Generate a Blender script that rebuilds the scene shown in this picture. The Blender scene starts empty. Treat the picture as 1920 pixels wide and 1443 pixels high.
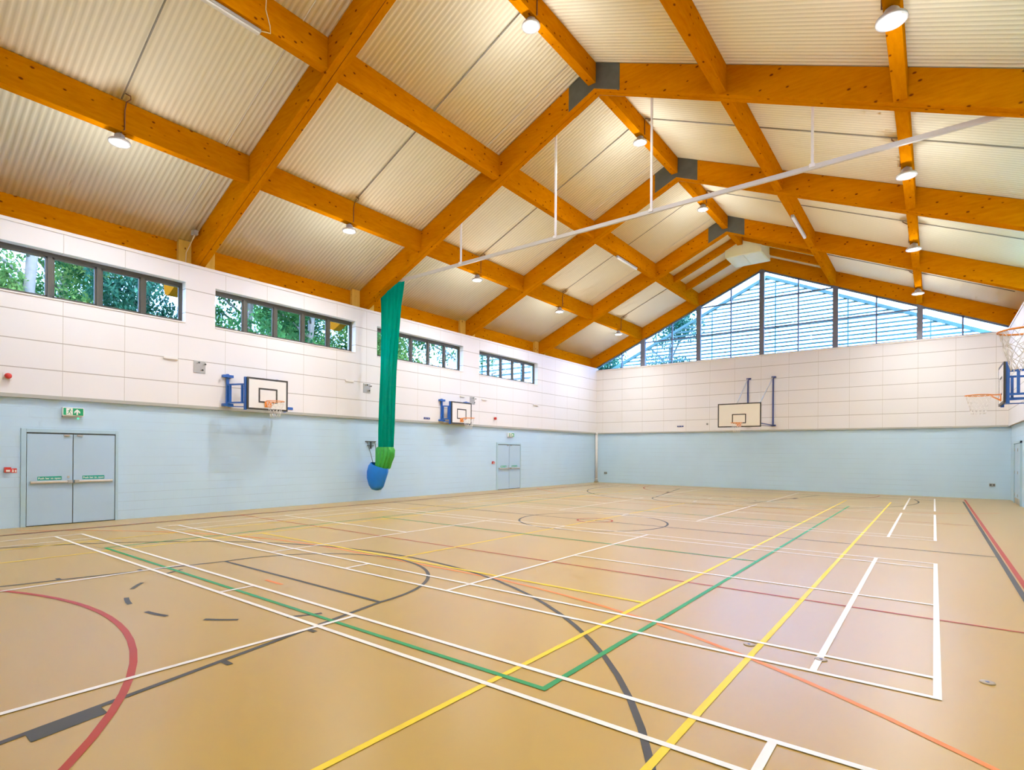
import bpy, bmesh, math, random
from mathutils import Vector, Matrix
random.seed(7)
SC = bpy.context.scene
COL = SC.collection
PI = math.pi

# ------------------------------------------------------------------ hall dimensions (metres)
# x across the hall (0 = window wall), y along it (0 = gable wall), z up
W, L, CX = 17.75, 33.3, 8.875
SL = 0.443
def zb(x):            # underside of the rafters
    return 6.648 + SL * min(x, W - x)
def zc(x):            # underside of the roof deck
    return 7.285 + SL * min(x, W - x)
FRAMES = [-22.27, -16.76, -11.28, -5.78]
FW = 0.31

# ------------------------------------------------------------------ materials
def nodes(name):
    m = bpy.data.materials.new(name); m.use_nodes = True
    nt = m.node_tree; nt.nodes.clear()
    out = nt.nodes.new('ShaderNodeOutputMaterial')
    b = nt.nodes.new('ShaderNodeBsdfPrincipled')
    nt.links.new(b.outputs[0], out.inputs[0])
    return m, nt, b, out
def N(nt, kind, **kw):
    n = nt.nodes.new(kind)
    for k, v in kw.items():
        if k.startswith('i_'): n.inputs[k[2:].replace('_', ' ')].default_value = v
        elif k.startswith('n_'): n.inputs[int(k[2:])].default_value = v
        else: setattr(n, k, v)
    return n
def math_n(nt, op, a, b=None, c=None):
    n = nt.nodes.new('ShaderNodeMath'); n.operation = op
    for i, v in enumerate((a, b, c)):
        if v is None: continue
        if isinstance(v, (int, float)): n.inputs[i].default_value = v
        else: nt.links.new(v, n.inputs[i])
    return n.outputs[0]
def mix_c(nt, fac, a, b, blend='MIX'):
    n = nt.nodes.new('ShaderNodeMix'); n.data_type = 'RGBA'; n.blend_type = blend
    for idx, v in ((0, fac), (6, a), (7, b)):
        if isinstance(v, (int, float)): n.inputs[idx].default_value = v
        elif isinstance(v, tuple): n.inputs[idx].default_value = (*v[:3], 1)
        else: nt.links.new(v, n.inputs[idx])
    return n.outputs[2]
def plain(name, col, rough=0.5, metal=0.0, spec=0.5, var=0.05, scale=6.0):
    m, nt, b, out = nodes(name)
    geo = N(nt, 'ShaderNodeNewGeometry')
    nz = N(nt, 'ShaderNodeTexNoise', i_Scale=scale, i_Detail=3.0)
    nt.links.new(geo.outputs['Position'], nz.inputs['Vector'])
    dark = tuple(c * (1 - var) for c in col); light = tuple(min(1, c * (1 + var)) for c in col)
    nt.links.new(mix_c(nt, nz.outputs[0], dark, light), b.inputs['Base Color'])
    b.inputs['Roughness'].default_value = rough
    b.inputs['Metallic'].default_value = metal
    b.inputs['Specular IOR Level'].default_value = spec
    return m
def emit(name, col, strength):
    m = bpy.data.materials.new(name); m.use_nodes = True
    nt = m.node_tree; nt.nodes.clear()
    out = nt.nodes.new('ShaderNodeOutputMaterial'); e = nt.nodes.new('ShaderNodeEmission')
    e.inputs[0].default_value = (*col, 1); e.inputs[1].default_value = strength
    nt.links.new(e.outputs[0], out.inputs[0])
    return m
def wood(name, axis, dark, light, tone=1.0):
    m, nt, b, out = nodes(name)
    geo = N(nt, 'ShaderNodeNewGeometry')
    mp = N(nt, 'ShaderNodeMapping')
    s = {'x': (0.25, 1.3, 1.3), 'y': (1.3, 0.25, 1.3), 'z': (1.3, 1.3, 0.25)}[axis]
    mp.inputs['Scale'].default_value = s
    nt.links.new(geo.outputs['Position'], mp.inputs['Vector'])
    n1 = N(nt, 'ShaderNodeTexNoise', i_Scale=14.0, i_Detail=6.0, i_Roughness=0.6)
    nt.links.new(mp.outputs[0], n1.inputs['Vector'])
    n2 = N(nt, 'ShaderNodeTexNoise', i_Scale=1.6, i_Detail=2.0)
    nt.links.new(mp.outputs[0], n2.inputs['Vector'])
    f = math_n(nt, 'ADD', math_n(nt, 'MULTIPLY', n1.outputs[0], 0.55), math_n(nt, 'MULTIPLY', n2.outputs[0], 0.45))
    f = math_n(nt, 'MULTIPLY_ADD', f, 2.4, -0.7)
    f = math_n(nt, 'MINIMUM', math_n(nt, 'MAXIMUM', f, 0.0), 1.0)
    c = mix_c(nt, f, dark, light)
    # faint laminate glue lines
    sp = N(nt, 'ShaderNodeSeparateXYZ'); nt.links.new(geo.outputs['Position'], sp.inputs[0])
    # knots
    mp2 = N(nt, 'ShaderNodeMapping')
    s2 = {'x': (0.62, 1, 1), 'y': (1, 0.62, 1), 'z': (1, 1, 0.62)}[axis]
    mp2.inputs['Scale'].default_value = s2
    nt.links.new(geo.outputs['Position'], mp2.inputs['Vector'])
    v = N(nt, 'ShaderNodeTexVoronoi', i_Scale=6.0)
    nt.links.new(mp2.outputs[0], v.inputs['Vector'])
    k = math_n(nt, 'SMOOTH_MIN', math_n(nt, 'MAXIMUM', math_n(nt, 'MULTIPLY_ADD', v.outputs['Distance'], -15.0, 2.4), 0.0), 1.0, 0.1)
    c = mix_c(nt, k, c, (0.16, 0.035, 0.004))
    nt.links.new(c, b.inputs['Base Color'])
    b.inputs['Roughness'].default_value = 0.6
    b.inputs['Specular IOR Level'].default_value = 0.0
    return m
def grid_panel(name, axis, off, pitch, z0, zp, base, line):
    """cream acoustic panels with thin joints: axis = horizontal world axis"""
    m, nt, b, out = nodes(name)
    geo = N(nt, 'ShaderNodeNewGeometry')
    sp = N(nt, 'ShaderNodeSeparateXYZ'); nt.links.new(geo.outputs['Position'], sp.inputs[0])
    h = sp.outputs['XYZ'.index(axis)]; z = sp.outputs[2]
    def joint(v, o, p, w):
        t = math_n(nt, 'FRACT', math_n(nt, 'DIVIDE', math_n(nt, 'SUBTRACT', v, o), p))
        d = math_n(nt, 'MULTIPLY', math_n(nt, 'MINIMUM', t, math_n(nt, 'SUBTRACT', 1.0, t)), p)
        return math_n(nt, 'LESS_THAN', d, w)
    jh = joint(z, z0, zp, 0.011)
    jv = joint(h, off, pitch, 0.010)
    jv2 = joint(h, off, pitch, 0.024)
    nz = N(nt, 'ShaderNodeTexNoise', i_Scale=0.7, i_Detail=2.0)
    nt.links.new(geo.outputs['Position'], nz.inputs['Vector'])
    c0 = mix_c(nt, nz.outputs[0], tuple(v * 0.97 for v in base), base)
    c1 = mix_c(nt, math_n(nt, 'MULTIPLY', jv2, 0.35), c0, (0.93, 0.90, 0.84))
    c2 = mix_c(nt, math_n(nt, 'MULTIPLY', jv, 0.5), c1, line)
    c3 = mix_c(nt, math_n(nt, 'MULTIPLY', jh, 0.9), c2, line)
    nt.links.new(c3, b.inputs['Base Color'])
    b.inputs['Roughness'].default_value = 0.75
    b.inputs['Specular IOR Level'].default_value = 0.2
    return m
def blockwork(name, axis, base):
    m, nt, b, out = nodes(name)
    geo = N(nt, 'ShaderNodeNewGeometry')
    sp = N(nt, 'ShaderNodeSeparateXYZ'); nt.links.new(geo.outputs['Position'], sp.inputs[0])
    cb = N(nt, 'ShaderNodeCombineXYZ')
    nt.links.new(sp.outputs['XYZ'.index(axis)], cb.inputs[0]); nt.links.new(sp.outputs[2], cb.inputs[1])
    br = N(nt, 'ShaderNodeTexBrick', offset=0.5, i_Scale=1.0)
    br.inputs['Brick Width'].default_value = 0.45; br.inputs['Row Height'].default_value = 0.2165
    br.inputs['Mortar Size'].default_value = 0.005; br.inputs['Mortar Smooth'].default_value = 0.4
    nt.links.new(cb.outputs[0], br.inputs['Vector'])
    nz = N(nt, 'ShaderNodeTexNoise', i_Scale=1.3, i_Detail=4.0)
    nt.links.new(geo.outputs['Position'], nz.inputs['Vector'])
    # each joint shows more in some places than in others
    nj = N(nt, 'ShaderNodeTexNoise', i_Scale=0.9, i_Detail=1.0)
    nt.links.new(geo.outputs['Position'], nj.inputs['Vector'])
    tz = math_n(nt, 'FRACT', math_n(nt, 'DIVIDE', sp.outputs[2], 0.2165))
    bed = math_n(nt, 'LESS_THAN', math_n(nt, 'MINIMUM', tz, math_n(nt, 'SUBTRACT', 1.0, tz)), 0.026)
    jall = math_n(nt, 'MAXIMUM', bed, math_n(nt, 'MULTIPLY', br.outputs['Fac'], 0.3))
    nb = math_n(nt, 'MINIMUM', math_n(nt, 'MAXIMUM', math_n(nt, 'MULTIPLY_ADD', nj.outputs[0], 3.0, -1.05), 0.12), 1.0)
    jf = math_n(nt, 'MULTIPLY', jall, nb)
    c0 = mix_c(nt, nz.outputs[0], tuple(v * 0.95 for v in base), tuple(v * 1.04 for v in base))
    c1 = mix_c(nt, math_n(nt, 'MULTIPLY', jf, 0.55), c0, tuple(v * 0.62 for v in base))
    nt.links.new(c1, b.inputs['Base Color'])
    bp = N(nt, 'ShaderNodeBump', i_Strength=0.15, i_Distance=0.01)
    bp.invert = True
    nt.links.new(br.outputs['Fac'], bp.inputs['Height'])
    nt.links.new(bp.outputs[0], b.inputs['Normal'])
    b.inputs['Roughness'].default_value = 0.6
    b.inputs['Specular IOR Level'].default_value = 0.25
    return m
def floor_mat():
    m, nt, b, out = nodes('sports_floor_vinyl')
    geo = N(nt, 'ShaderNodeNewGeometry')
    n1 = N(nt, 'ShaderNodeTexNoise', i_Scale=0.35, i_Detail=3.0)
    n2 = N(nt, 'ShaderNodeTexNoise', i_Scale=60.0, i_Detail=2.0)
    for n in (n1, n2): nt.links.new(geo.outputs['Position'], n.inputs['Vector'])
    c = mix_c(nt, n1.outputs[0], FLOOR_A, FLOOR_B)
    c = mix_c(nt, math_n(nt, 'MULTIPLY', n2.outputs[0], 0.08), c, (0.40, 0.25, 0.10))
    nt.links.new(c, b.inputs['Base Color'])
    b.inputs['Roughness'].default_value = 0.35
    b.inputs['Specular IOR Level'].default_value = 0.5
    b.inputs['Sheen Weight'].default_value = 0.45; b.inputs['Sheen Roughness'].default_value = 0.22
    b.inputs['Sheen Tint'].default_value = (1.0, 0.93, 0.78, 1)
    return m
def glass_mat(name, tint, refl=0.10):
    m = bpy.data.materials.new(name); m.use_nodes = True
    nt = m.node_tree; nt.nodes.clear()
    out = nt.nodes.new('ShaderNodeOutputMaterial')
    t = nt.nodes.new('ShaderNodeBsdfTransparent'); t.inputs[0].default_value = (*tint, 1)
    g = nt.nodes.new('ShaderNodeBsdfGlossy'); g.inputs['Roughness'].default_value = 0.02
    lw = nt.nodes.new('ShaderNodeLayerWeight'); lw.inputs[0].default_value = 0.25
    mx = nt.nodes.new('ShaderNodeMixShader')
    f = math_n(nt, 'MULTIPLY', lw.outputs['Fresnel'], refl * 4)
    nt.links.new(f, mx.inputs[0]); nt.links.new(t.outputs[0], mx.inputs[1]); nt.links.new(g.outputs[0], mx.inputs[2])
    nt.links.new(mx.outputs[0], out.inputs[0])
    return m
def leaf_mat(name, a, bcol):
    m = bpy.data.materials.new(name); m.use_nodes = True
    nt = m.node_tree; nt.nodes.clear()
    out = nt.nodes.new('ShaderNodeOutputMaterial')
    geo = N(nt, 'ShaderNodeNewGeometry')
    nz = N(nt, 'ShaderNodeTexNoise', i_Scale=1.1, i_Detail=4.0)
    nt.links.new(geo.outputs['Position'], nz.inputs['Vector'])
    f = math_n(nt, 'MINIMUM', math_n(nt, 'MAXIMUM', math_n(nt, 'MULTIPLY_ADD', nz.outputs[0], 4.0, -1.5), 0.0), 1.0)
    c = mix_c(nt, f, a, bcol)
    d = nt.nodes.new('ShaderNodeBsdfDiffuse'); t = nt.nodes.new('ShaderNodeBsdfTranslucent')
    nt.links.new(c, d.inputs[0]); nt.links.new(c, t.inputs[0])
    mx = nt.nodes.new('ShaderNodeMixShader'); mx.inputs[0].default_value = 0.45
    nt.links.new(d.outputs[0], mx.inputs[1]); nt.links.new(t.outputs[0], mx.inputs[2])
    nt.links.new(mx.outputs[0], out.inputs[0])
    return m
def net_mat(name, col, alpha):
    m = bpy.data.materials.new(name); m.use_nodes = True
    nt = m.node_tree; nt.nodes.clear()
    out = nt.nodes.new('ShaderNodeOutputMaterial')
    geo = N(nt, 'ShaderNodeNewGeometry')
    mp = N(nt, 'ShaderNodeMapping'); mp.inputs['Scale'].default_value = (5, 5, 0.25)
    nt.links.new(geo.outputs['Position'], mp.inputs['Vector'])
    nz = N(nt, 'ShaderNodeTexNoise', i_Scale=3.0, i_Detail=3.0)
    nt.links.new(mp.outputs[0], nz.inputs['Vector'])
    c = mix_c(nt, nz.outputs[0], tuple(v * 0.55 for v in col), tuple(min(1, v * 1.35) for v in col))
    d = nt.nodes.new('ShaderNodeBsdfDiffuse'); nt.links.new(c, d.inputs[0])
    tl = nt.nodes.new('ShaderNodeBsdfTranslucent'); nt.links.new(c, tl.inputs[0])
    m1 = nt.nodes.new('ShaderNodeMixShader'); m1.inputs[0].default_value = 0.3
    nt.links.new(d.outputs[0], m1.inputs[1]); nt.links.new(tl.outputs[0], m1.inputs[2])
    tr = nt.nodes.new('ShaderNodeBsdfTransparent')
    mx = nt.nodes.new('ShaderNodeMixShader'); mx.inputs[0].default_value = alpha
    nt.links.new(tr.outputs[0], mx.inputs[1]); nt.links.new(m1.outputs[0], mx.inputs[2])
    nt.links.new(mx.outputs[0], out.inputs[0])
    return m

FLOOR_A, FLOOR_B = (0.462, 0.265, 0.024), (0.50, 0.292, 0.032)
M = {}
M['floor'] = floor_mat()
M['wood_x'] = wood('rafter_glulam', 'x', (0.46, 0.124, 0.0003), (0.64, 0.212, 0.0010))
M['wood_y'] = wood('purlin_glulam', 'y', (0.46, 0.124, 0.0003), (0.64, 0.212, 0.0010))
M['wood_z'] = wood('pale_timber_post', 'z', (0.66, 0.36, 0.05), (0.80, 0.48, 0.08))
M['tail'] = wood('outdoor_rafter_tail', 'x', (0.20, 0.055, 0.002), (0.27, 0.085, 0.004))
M['groove'] = plain('dark_groove', (0.10, 0.035, 0.006), 0.8)
def deck_mat():
    m, nt, b, out = nodes('cream_roof_deck')
    geo = N(nt, 'ShaderNodeNewGeometry')
    sp = N(nt, 'ShaderNodeSeparateXYZ'); nt.links.new(geo.outputs['Position'], sp.inputs[0])
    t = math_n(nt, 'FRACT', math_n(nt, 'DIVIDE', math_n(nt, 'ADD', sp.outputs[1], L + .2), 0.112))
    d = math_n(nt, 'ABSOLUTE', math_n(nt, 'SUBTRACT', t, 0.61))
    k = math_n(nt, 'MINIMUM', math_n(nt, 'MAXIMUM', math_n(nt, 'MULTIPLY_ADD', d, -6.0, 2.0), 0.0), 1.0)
    nt.links.new(mix_c(nt, k, (0.93, 0.865, 0.665), (0.80, 0.735, 0.545)), b.inputs['Base Color'])  # recessed flutes coloured darker, painting in the shade of the corrugation
    b.inputs['Roughness'].default_value = 0.55
    return m
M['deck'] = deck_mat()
M['panel_y'] = grid_panel('cream_panels_long_wall', 'Y', -25.08, 1.2066, 2.82, 0.6155, (0.83, 0.80, 0.775), (0.42, 0.37, 0.32))
M['panel_x'] = grid_panel('cream_panels_gable_wall', 'X', 0.468, 1.2030, 2.82, 0.6155, (0.83, 0.80, 0.775), (0.42, 0.37, 0.32))
M['block_y'] = blockwork('pale_blue_blockwork_long_wall', 'Y', (0.51, 0.705, 0.845))
M['block_x'] = blockwork('pale_blue_blockwork_gable_wall', 'X', (0.51, 0.705, 0.845))
M['cream'] = plain('cream_paint', (0.80, 0.75, 0.69), 0.6, var=0.02)
M['ledge'] = plain('grey_green_ledge', (0.42, 0.42, 0.37), 0.7)
M['door'] = plain('pale_blue_door_paint', (0.425, 0.60, 0.75), 0.35, var=0.02, scale=2)
M['doorframe'] = plain('pale_blue_frame_paint', (0.40, 0.59, 0.69), 0.4, var=0.02)
M['dark'] = plain('dark_gap', (0.05, 0.06, 0.06), 0.7)
M['steel'] = plain('brushed_steel', (0.70, 0.66, 0.60), 0.3, 0.85)
M['brass'] = plain('brass_kick_plate', (0.50, 0.42, 0.30), 0.35, 0.7)
M['grey_steel'] = plain('dull_grey_steel', (0.45, 0.44, 0.41), 0.5, 0.3)
M['plate'] = plain('dark_grey_flitch_plate', (0.085, 0.09, 0.075), 0.45, 0.3, var=0.3, scale=4)
M['blue'] = plain('blue_powder_coat', (0.015, 0.10, 0.42), 0.35)
M['navy'] = plain('navy_powder_coat', (0.03, 0.05, 0.22), 0.4)
M['board'] = plain('white_backboard', (0.82, 0.79, 0.72), 0.4, var=0.02)
M['board_cream'] = plain('cream_backboard', (0.82, 0.76, 0.62), 0.4, var=0.02)
M['black'] = plain('black_marking', (0.035, 0.03, 0.02), 0.5)
M['rim'] = plain('orange_hoop_paint', (0.85, 0.27, 0.03), 0.4)
M['net_white'] = plain('white_net_cord', (0.85, 0.82, 0.78), 0.8)
M['frame_brown'] = plain('dark_bronze_window_frame', (0.062, 0.054, 0.032), 0.5)
M['mullion'] = plain('slate_blue_mullion', (0.10, 0.13, 0.20), 0.45)
M['post_grey'] = plain('grey_steel_post', (0.13, 0.135, 0.17), 0.45)
M['glass'] = glass_mat('window_glass', (0.93, 0.98, 0.97), 0.06)
M['glass_blue'] = glass_mat('gable_glass', (0.86, 0.96, 1.0), 0.06)
M['slat'] = plain('blue_grey_louvre_slat', (0.12, 0.30, 0.30), 0.5)
M['slat_dark'] = plain('teal_louvre_slat', (0.012, 0.055, 0.05), 0.5)
M['white_metal'] = plain('white_metal', (0.80, 0.78, 0.75), 0.35)
M['white_box'] = plain('off_white_board', (0.82, 0.80, 0.50), 0.5)
M['lamp_metal'] = plain('lamp_grey_metal', (0.50, 0.49, 0.48), 0.4, 0.4)
M['lens'] = emit('lamp_lens_glow', (1.0, 0.97, 0.93), 30.0)
M['cable_brown'] = plain('brown_cable', (0.16, 0.05, 0.02), 0.6)
M['cable_pale'] = plain('pale_cable', (0.80, 0.65, 0.35), 0.6)
M['conduit'] = plain('grey_conduit', (0.30, 0.275, 0.225), 0.6)
M['net_green'] = net_mat('green_divider_net', (0.0, 0.36, 0.23), 0.93)
M['skirt'] = plain('leaf_green_vinyl', (0.035, 0.40, 0.045), 0.5, var=0.3, scale=8)
M['bag'] = plain('bright_blue_bag_fabric', (0.0, 0.20, 0.78), 0.55, var=0.12, scale=5)
M['red'] = plain('red_plastic', (0.62, 0.03, 0.025), 0.35)
M['sign_green'] = plain('exit_green', (0.0, 0.33, 0.12), 0.4)
M['push_green'] = plain('push_sign_green', (0.0, 0.36, 0.25), 0.4)
M['sign_white'] = plain('sign_white', (0.88, 0.88, 0.82), 0.4)
M['led'] = emit('green_indicator_glow', (0.10, 1.0, 0.45), 1.2)
M['socket'] = plain('grey_socket', (0.30, 0.31, 0.28), 0.4)
M['socket_plate'] = plain('worn_steel_plate', (0.36, 0.27, 0.17), 0.45)
M['rail_grey'] = plain('warm_grey_rail', (0.58, 0.55, 0.50), 0.4)
M['bark'] = plain('tree_bark', (0.16, 0.13, 0.09), 0.9, var=0.3)
M['grass'] = plain('outdoor_grass', (0.10, 0.19, 0.05), 0.9, var=0.3, scale=2)
LINE = {'white': (0.88, 0.82, 0.75), 'green': (0.018, 0.29, 0.085), 'yellow': (0.90, 0.62, 0.02), 'black': (0.055, 0.050, 0.042),
        'red': (0.43, 0.036, 0.012), 'orange': (0.80, 0.22, 0.04)}
LM = {k: plain('floor_line_' + k, v, 0.5, spec=0.22, var=0.04) for k, v in LINE.items()}

# ------------------------------------------------------------------ mesh helpers (world coordinates in, object-local out)
class MB:
    def __init__(s): s.bm = bmesh.new()
    def face(s, pts):
        vs = [s.bm.verts.new(p) for p in pts]
        return s.bm.faces.new(vs)
    def box(s, x0, x1, y0, y1, z0, z1):
        v = [s.bm.verts.new(p) for p in ((x0,y0,z0),(x1,y0,z0),(x1,y1,z0),(x0,y1,z0),(x0,y0,z1),(x1,y0,z1),(x1,y1,z1),(x0,y1,z1))]
        for f in ((0,3,2,1),(4,5,6,7),(0,1,5,4),(1,2,6,5),(2,3,7,6),(3,0,4,7)): s.bm.faces.new([v[i] for i in f])
        return s
    def prism(s, a, b):
        """two matching loops of points joined into a solid"""
        va = [s.bm.verts.new(p) for p in a]; vb = [s.bm.verts.new(p) for p in b]
        n = len(a)
        s.bm.faces.new(va[::-1]); s.bm.faces.new(vb)
        for i in range(n): s.bm.faces.new((va[i], va[(i+1)%n], vb[(i+1)%n], vb[i]))
        return s
    def bar(s, p, q, w, h=None, up=(0,0,1)):
        h = h or w
        p, q = Vector(p), Vector(q); d = (q-p).normalized(); u = Vector(up)
        if abs(d.dot(u)) > 0.98: u = Vector((0,1,0))
        r = d.cross(u).normalized(); u = r.cross(d).normalized()
        c = [(-w/2,-h/2),(w/2,-h/2),(w/2,h/2),(-w/2,h/2)]
        return s.prism([p + r*a + u*b for a,b in c], [q + r*a + u*b for a,b in c])
    def rings(s, rings, cap=True, smooth=True):
        rr = [[s.bm.verts.new(p) for p in r] for r in rings]
        n = len(rr[0])
        for a, b in zip(rr, rr[1:]):
            for i in range(n):
                f = s.bm.faces.new((a[i], a[(i+1)%n], b[(i+1)%n], b[i])); f.smooth = smooth
        if cap:
            s.bm.faces.new(rr[0][::-1]); s.bm.faces.new(rr[-1])
        return s
    def tube(s, pts, r, seg=8, closed=False):
        pts = [Vector(p) for p in pts]; n = len(pts); rings = []
        ref = None
        for i, p in enumerate(pts):
            a = pts[(i-1)%n] if (closed or i > 0) else p
            b = pts[(i+1)%n] if (closed or i < n-1) else p
            d = (b-a).normalized()
            if ref is None:
                ref = Vector((0,0,1)) if abs(d.z) < 0.9 else Vector((1,0,0))
            u = (ref - d*ref.dot(d)).normalized(); ref = u
            w = d.cross(u)
            rings.append([p + (u*math.cos(2*PI*k/seg) + w*math.sin(2*PI*k/seg))*r for k in range(seg)])
        if closed:
            rings.append(rings[0])
            rr = [[s.bm.verts.new(q) for q in r_] for r_ in rings[:-1]]; rr.append(rr[0])
            for a, b in zip(rr, rr[1:]):
                for i in range(seg):
                    f = s.bm.faces.new((a[i], a[(i+1)%seg], b[(i+1)%seg], b[i])); f.smooth = True
        else: s.rings(rings)
        return s
    def lathe(s, c, prof, seg=24, axis='z'):
        c = Vector(c); rings = []
        for r, h in prof:
            ring = []
            for k in range(seg):
                a = 2*PI*k/seg
                if axis == 'z': ring.append(c + Vector((r*math.cos(a), r*math.sin(a), h)))
                else: ring.append(c + Vector((h, r*math.cos(a), r*math.sin(a))))
            rings.append(ring)
        return s.rings(rings)
    def ring_torus(s, c, R, r, seg=32, k=8):
        return s.tube([(c[0]+R*math.cos(2*PI*i/seg), c[1]+R*math.sin(2*PI*i/seg), c[2]) for i in range(seg)], r, k, True)
    def build(s, name, mat, parent=None, loc=None, bevel=0.0, smooth=False, recalc=True):
        if recalc: bmesh.ops.recalc_face_normals(s.bm, faces=s.bm.faces)
        base = Vector(loc) if loc is not None else Vector((0,0,0))
        if parent is not None: base = ABS[parent.name]
        bmesh.ops.translate(s.bm, verts=s.bm.verts, vec=-base)
        if smooth:
            for f in s.bm.faces: f.smooth = True
        me = bpy.data.meshes.new(name); s.bm.to_mesh(me); s.bm.free()
        if mat: me.materials.append(mat)
        o = bpy.data.objects.new(name, me); COL.objects.link(o)
        if parent is not None: o.parent = parent
        else: o.location = base
        ABS[o.name] = base
        if bevel:
            b = o.modifiers.new('edge', 'BEVEL'); b.width = bevel; b.segments = 2; b.limit_method = 'ANGLE'
        return o
ABS = {}
def thing(name, label, cat, loc, group=None):
    o = bpy.data.objects.new(name, None); COL.objects.link(o); o.location = loc
    o.empty_display_size = 0.1
    ABS[o.name] = Vector(loc)
    tag(o, label, cat, group); return o
def tag(o, label, cat, group=None):
    o['label'] = label; o['category'] = cat
    if group: o['group'] = group
    return o
def struct(o, label=None):
    o['kind'] = 'structure'
    if label: o['label'] = label
    return o
def lab(o, t): o['label'] = t; return o
def dup(root, loc, label, group=None):
    r = root.copy(); COL.objects.link(r); r.location = loc; r['label'] = label
    if group: r['group'] = group
    ABS[r.name] = Vector(loc)
    def kids(src, dst):
        for ch in [o for o in src.children]:
            c = ch.copy(); COL.objects.link(c); c.parent = dst
            kids(ch, c)
    kids(root, r); return r

# ------------------------------------------------------------------ floor and its court markings
f = MB().box(-0.3, W+0.3, -L-0.3, 0.3, -0.25, 0).build('floor', M['floor'])
struct(f, 'tan vinyl sports hall floor with painted court lines')
FLOOR = f
ABS['floor'] = Vector((0,0,0))
class Lines:
    def __init__(s, z): s.mb = MB(); s.z0 = z; s.k = 0
    @property
    def z(s): return s.z0 + s.k*1.5e-5
    def rect(s, x0, x1, y0, y1):
        s.k += 1
        s.mb.face([(x0,y0,s.z),(x1,y0,s.z),(x1,y1,s.z),(x0,y1,s.z)]); return s
    def h(s, x0, x1, y, w=0.05): return s.rect(x0, x1, y-w/2, y+w/2)
    def v(s, x, y0, y1, w=0.05): return s.rect(x-w/2, x+w/2, y0, y1)
    def seg(s, p, q, w=0.05):
        s.k += 1
        p, q = Vector((*p, s.z)), Vector((*q, s.z)); d = (q-p).normalized(); n = Vector((-d.y, d.x, 0))*w/2
        s.mb.face([p-n, q-n, q+n, p+n]); return s
    def arc(s, cx, cy, r, a0, a1, w=0.05, n=96):
        n = max(2, int(n*abs(a1-a0)/(2*PI))+1); s.k += 1
        for i in range(n):
            t0 = a0+(a1-a0)*i/n; t1 = a0+(a1-a0)*(i+1)/n
            s.mb.face([(cx+rr*math.cos(t), cy+rr*math.sin(t), s.z) for rr, t in ((r-w/2,t0),(r+w/2,t0),(r+w/2,t1),(r-w/2,t1))])
        return s
    def build(s, name, mat, label):
        for fc in s.mb.bm.faces:
            fc.normal_update()
            if fc.normal.z < 0: fc.normal_flip()
        o = s.mb.build(name, mat, FLOOR, recalc=False)
        o['label'] = label; return o
MX, MY = 8.775, -16.43
# badminton: four courts across the hall
XB, XA = 15.4875, 2.0875
bad = [(-31.31, 'nearest'), (-23.916, 'second'), (-14.924, 'third'), (-7.60, 'farthest')]
for y0, which in bad:
    l = Lines(0.006); y1 = y0+6.1
    for x in (XA+.025, XB-.025, XA+.785, XB-.785): l.v(x, y0, y1)
    for x in (XB-4.72+.025, XA+4.72-.025): l.v(x, y0, y1)
    for y in (y0+.025, y1-.025, y0+.46, y1-.46): l.h(XA, XB, y)
    yc = (y0+y1)/2
    l.h(XA, XA+4.72, yc); l.h(XB-4.72, XB, yc)
    l.v((XA+XB)/2, y0, y0+.46); l.v((XA+XB)/2, y1-.46, y1)
    l.build('badminton_marking', LM['white'], 'white badminton court outline, the %s court from the camera end' % which)
l = Lines(0.0045)
l.v(4.275, -25.48, -7.39); l.v(13.26, -25.48, -7.39)
for y in (-25.48, -19.43, -13.43, -7.40): l.h(4.25, 13.285, y)
l.build('volleyball_marking', LM['green'], 'green volleyball court outline')
l = Lines(0.004)
for x in (12.885, 4.63, 14.24, 3.26): l.v(x, -28.3, -4.56)
for y in (-22.86, -10.0): l.h(4.6, 12.9, y)
for y in (-28.3, -4.56): l.h(3.25, 14.26, y)
l.v(MX, -22.86, -10.0)
l.build('tennis_marking', LM['yellow'], 'yellow tennis court outline')
l = Lines(0.003)
l.v(16.285, -30.43, -2.43, .06); l.v(1.235, -30.43, -2.43); l.h(1.21, 16.31, -30.43); l.h(1.21, 16.31, -2.43); l.h(1.21, 16.31, MY)
l.arc(MX, -16.55, 1.8, 0, 2*PI)
for sgn in (-1, 1):
    fy = MY + sgn*8.3; ey = MY + sgn*14.0; by = MY + sgn*12.5
    l.h(MX-1.8, MX+1.8, fy)
    a = (0, PI) if sgn < 0 else (PI, 2*PI)
    l.arc(MX, fy, 1.8, a[0], a[1])
    for dd in (-63, -37.5, -12.5, 12.5, 37.5, 63):
        c = math.radians(-90*(-sgn) + dd) if sgn < 0 else math.radians(90 + dd)
        l.arc(MX, fy, 1.8, c-.095, c+.095)
    for k in (-1, 1):
        l.seg((MX+k*1.8, fy), (MX+k*2.95, ey))
        def kx(y): return MX + k*(1.8 + 1.15*abs(y-fy)/5.7)
        for t in (1.05, 1.93):
            y = fy + sgn*t; l.seg((kx(y), y), (kx(y)+k*.13, y+.0), .05)
        y0 = fy + sgn*2.81; y1 = fy + sgn*3.21
        ys = sorted((y0, y1))
        l.mb.face([(kx(ys[0])+k*.02, ys[0], l.z), (kx(ys[0])+k*.15, ys[0], l.z), (kx(ys[1])+k*.15, ys[1], l.z), (kx(ys[1])+k*.02, ys[1], l.z)])
    a0 = math.radians(-12)
    if sgn < 0: l.arc(MX, by-.0, 6.24, a0, PI-a0)
    else: l.arc(MX, by, 6.24, PI+a0, 2*PI-a0)
    for k in (-1, 1): l.seg((MX+k*6.1, by + sgn*1.3), (MX+k*6.1, ey))
l.build('basketball_marking', LM['black'], 'dark grey basketball court outline')
l = Lines(0.0035)
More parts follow.
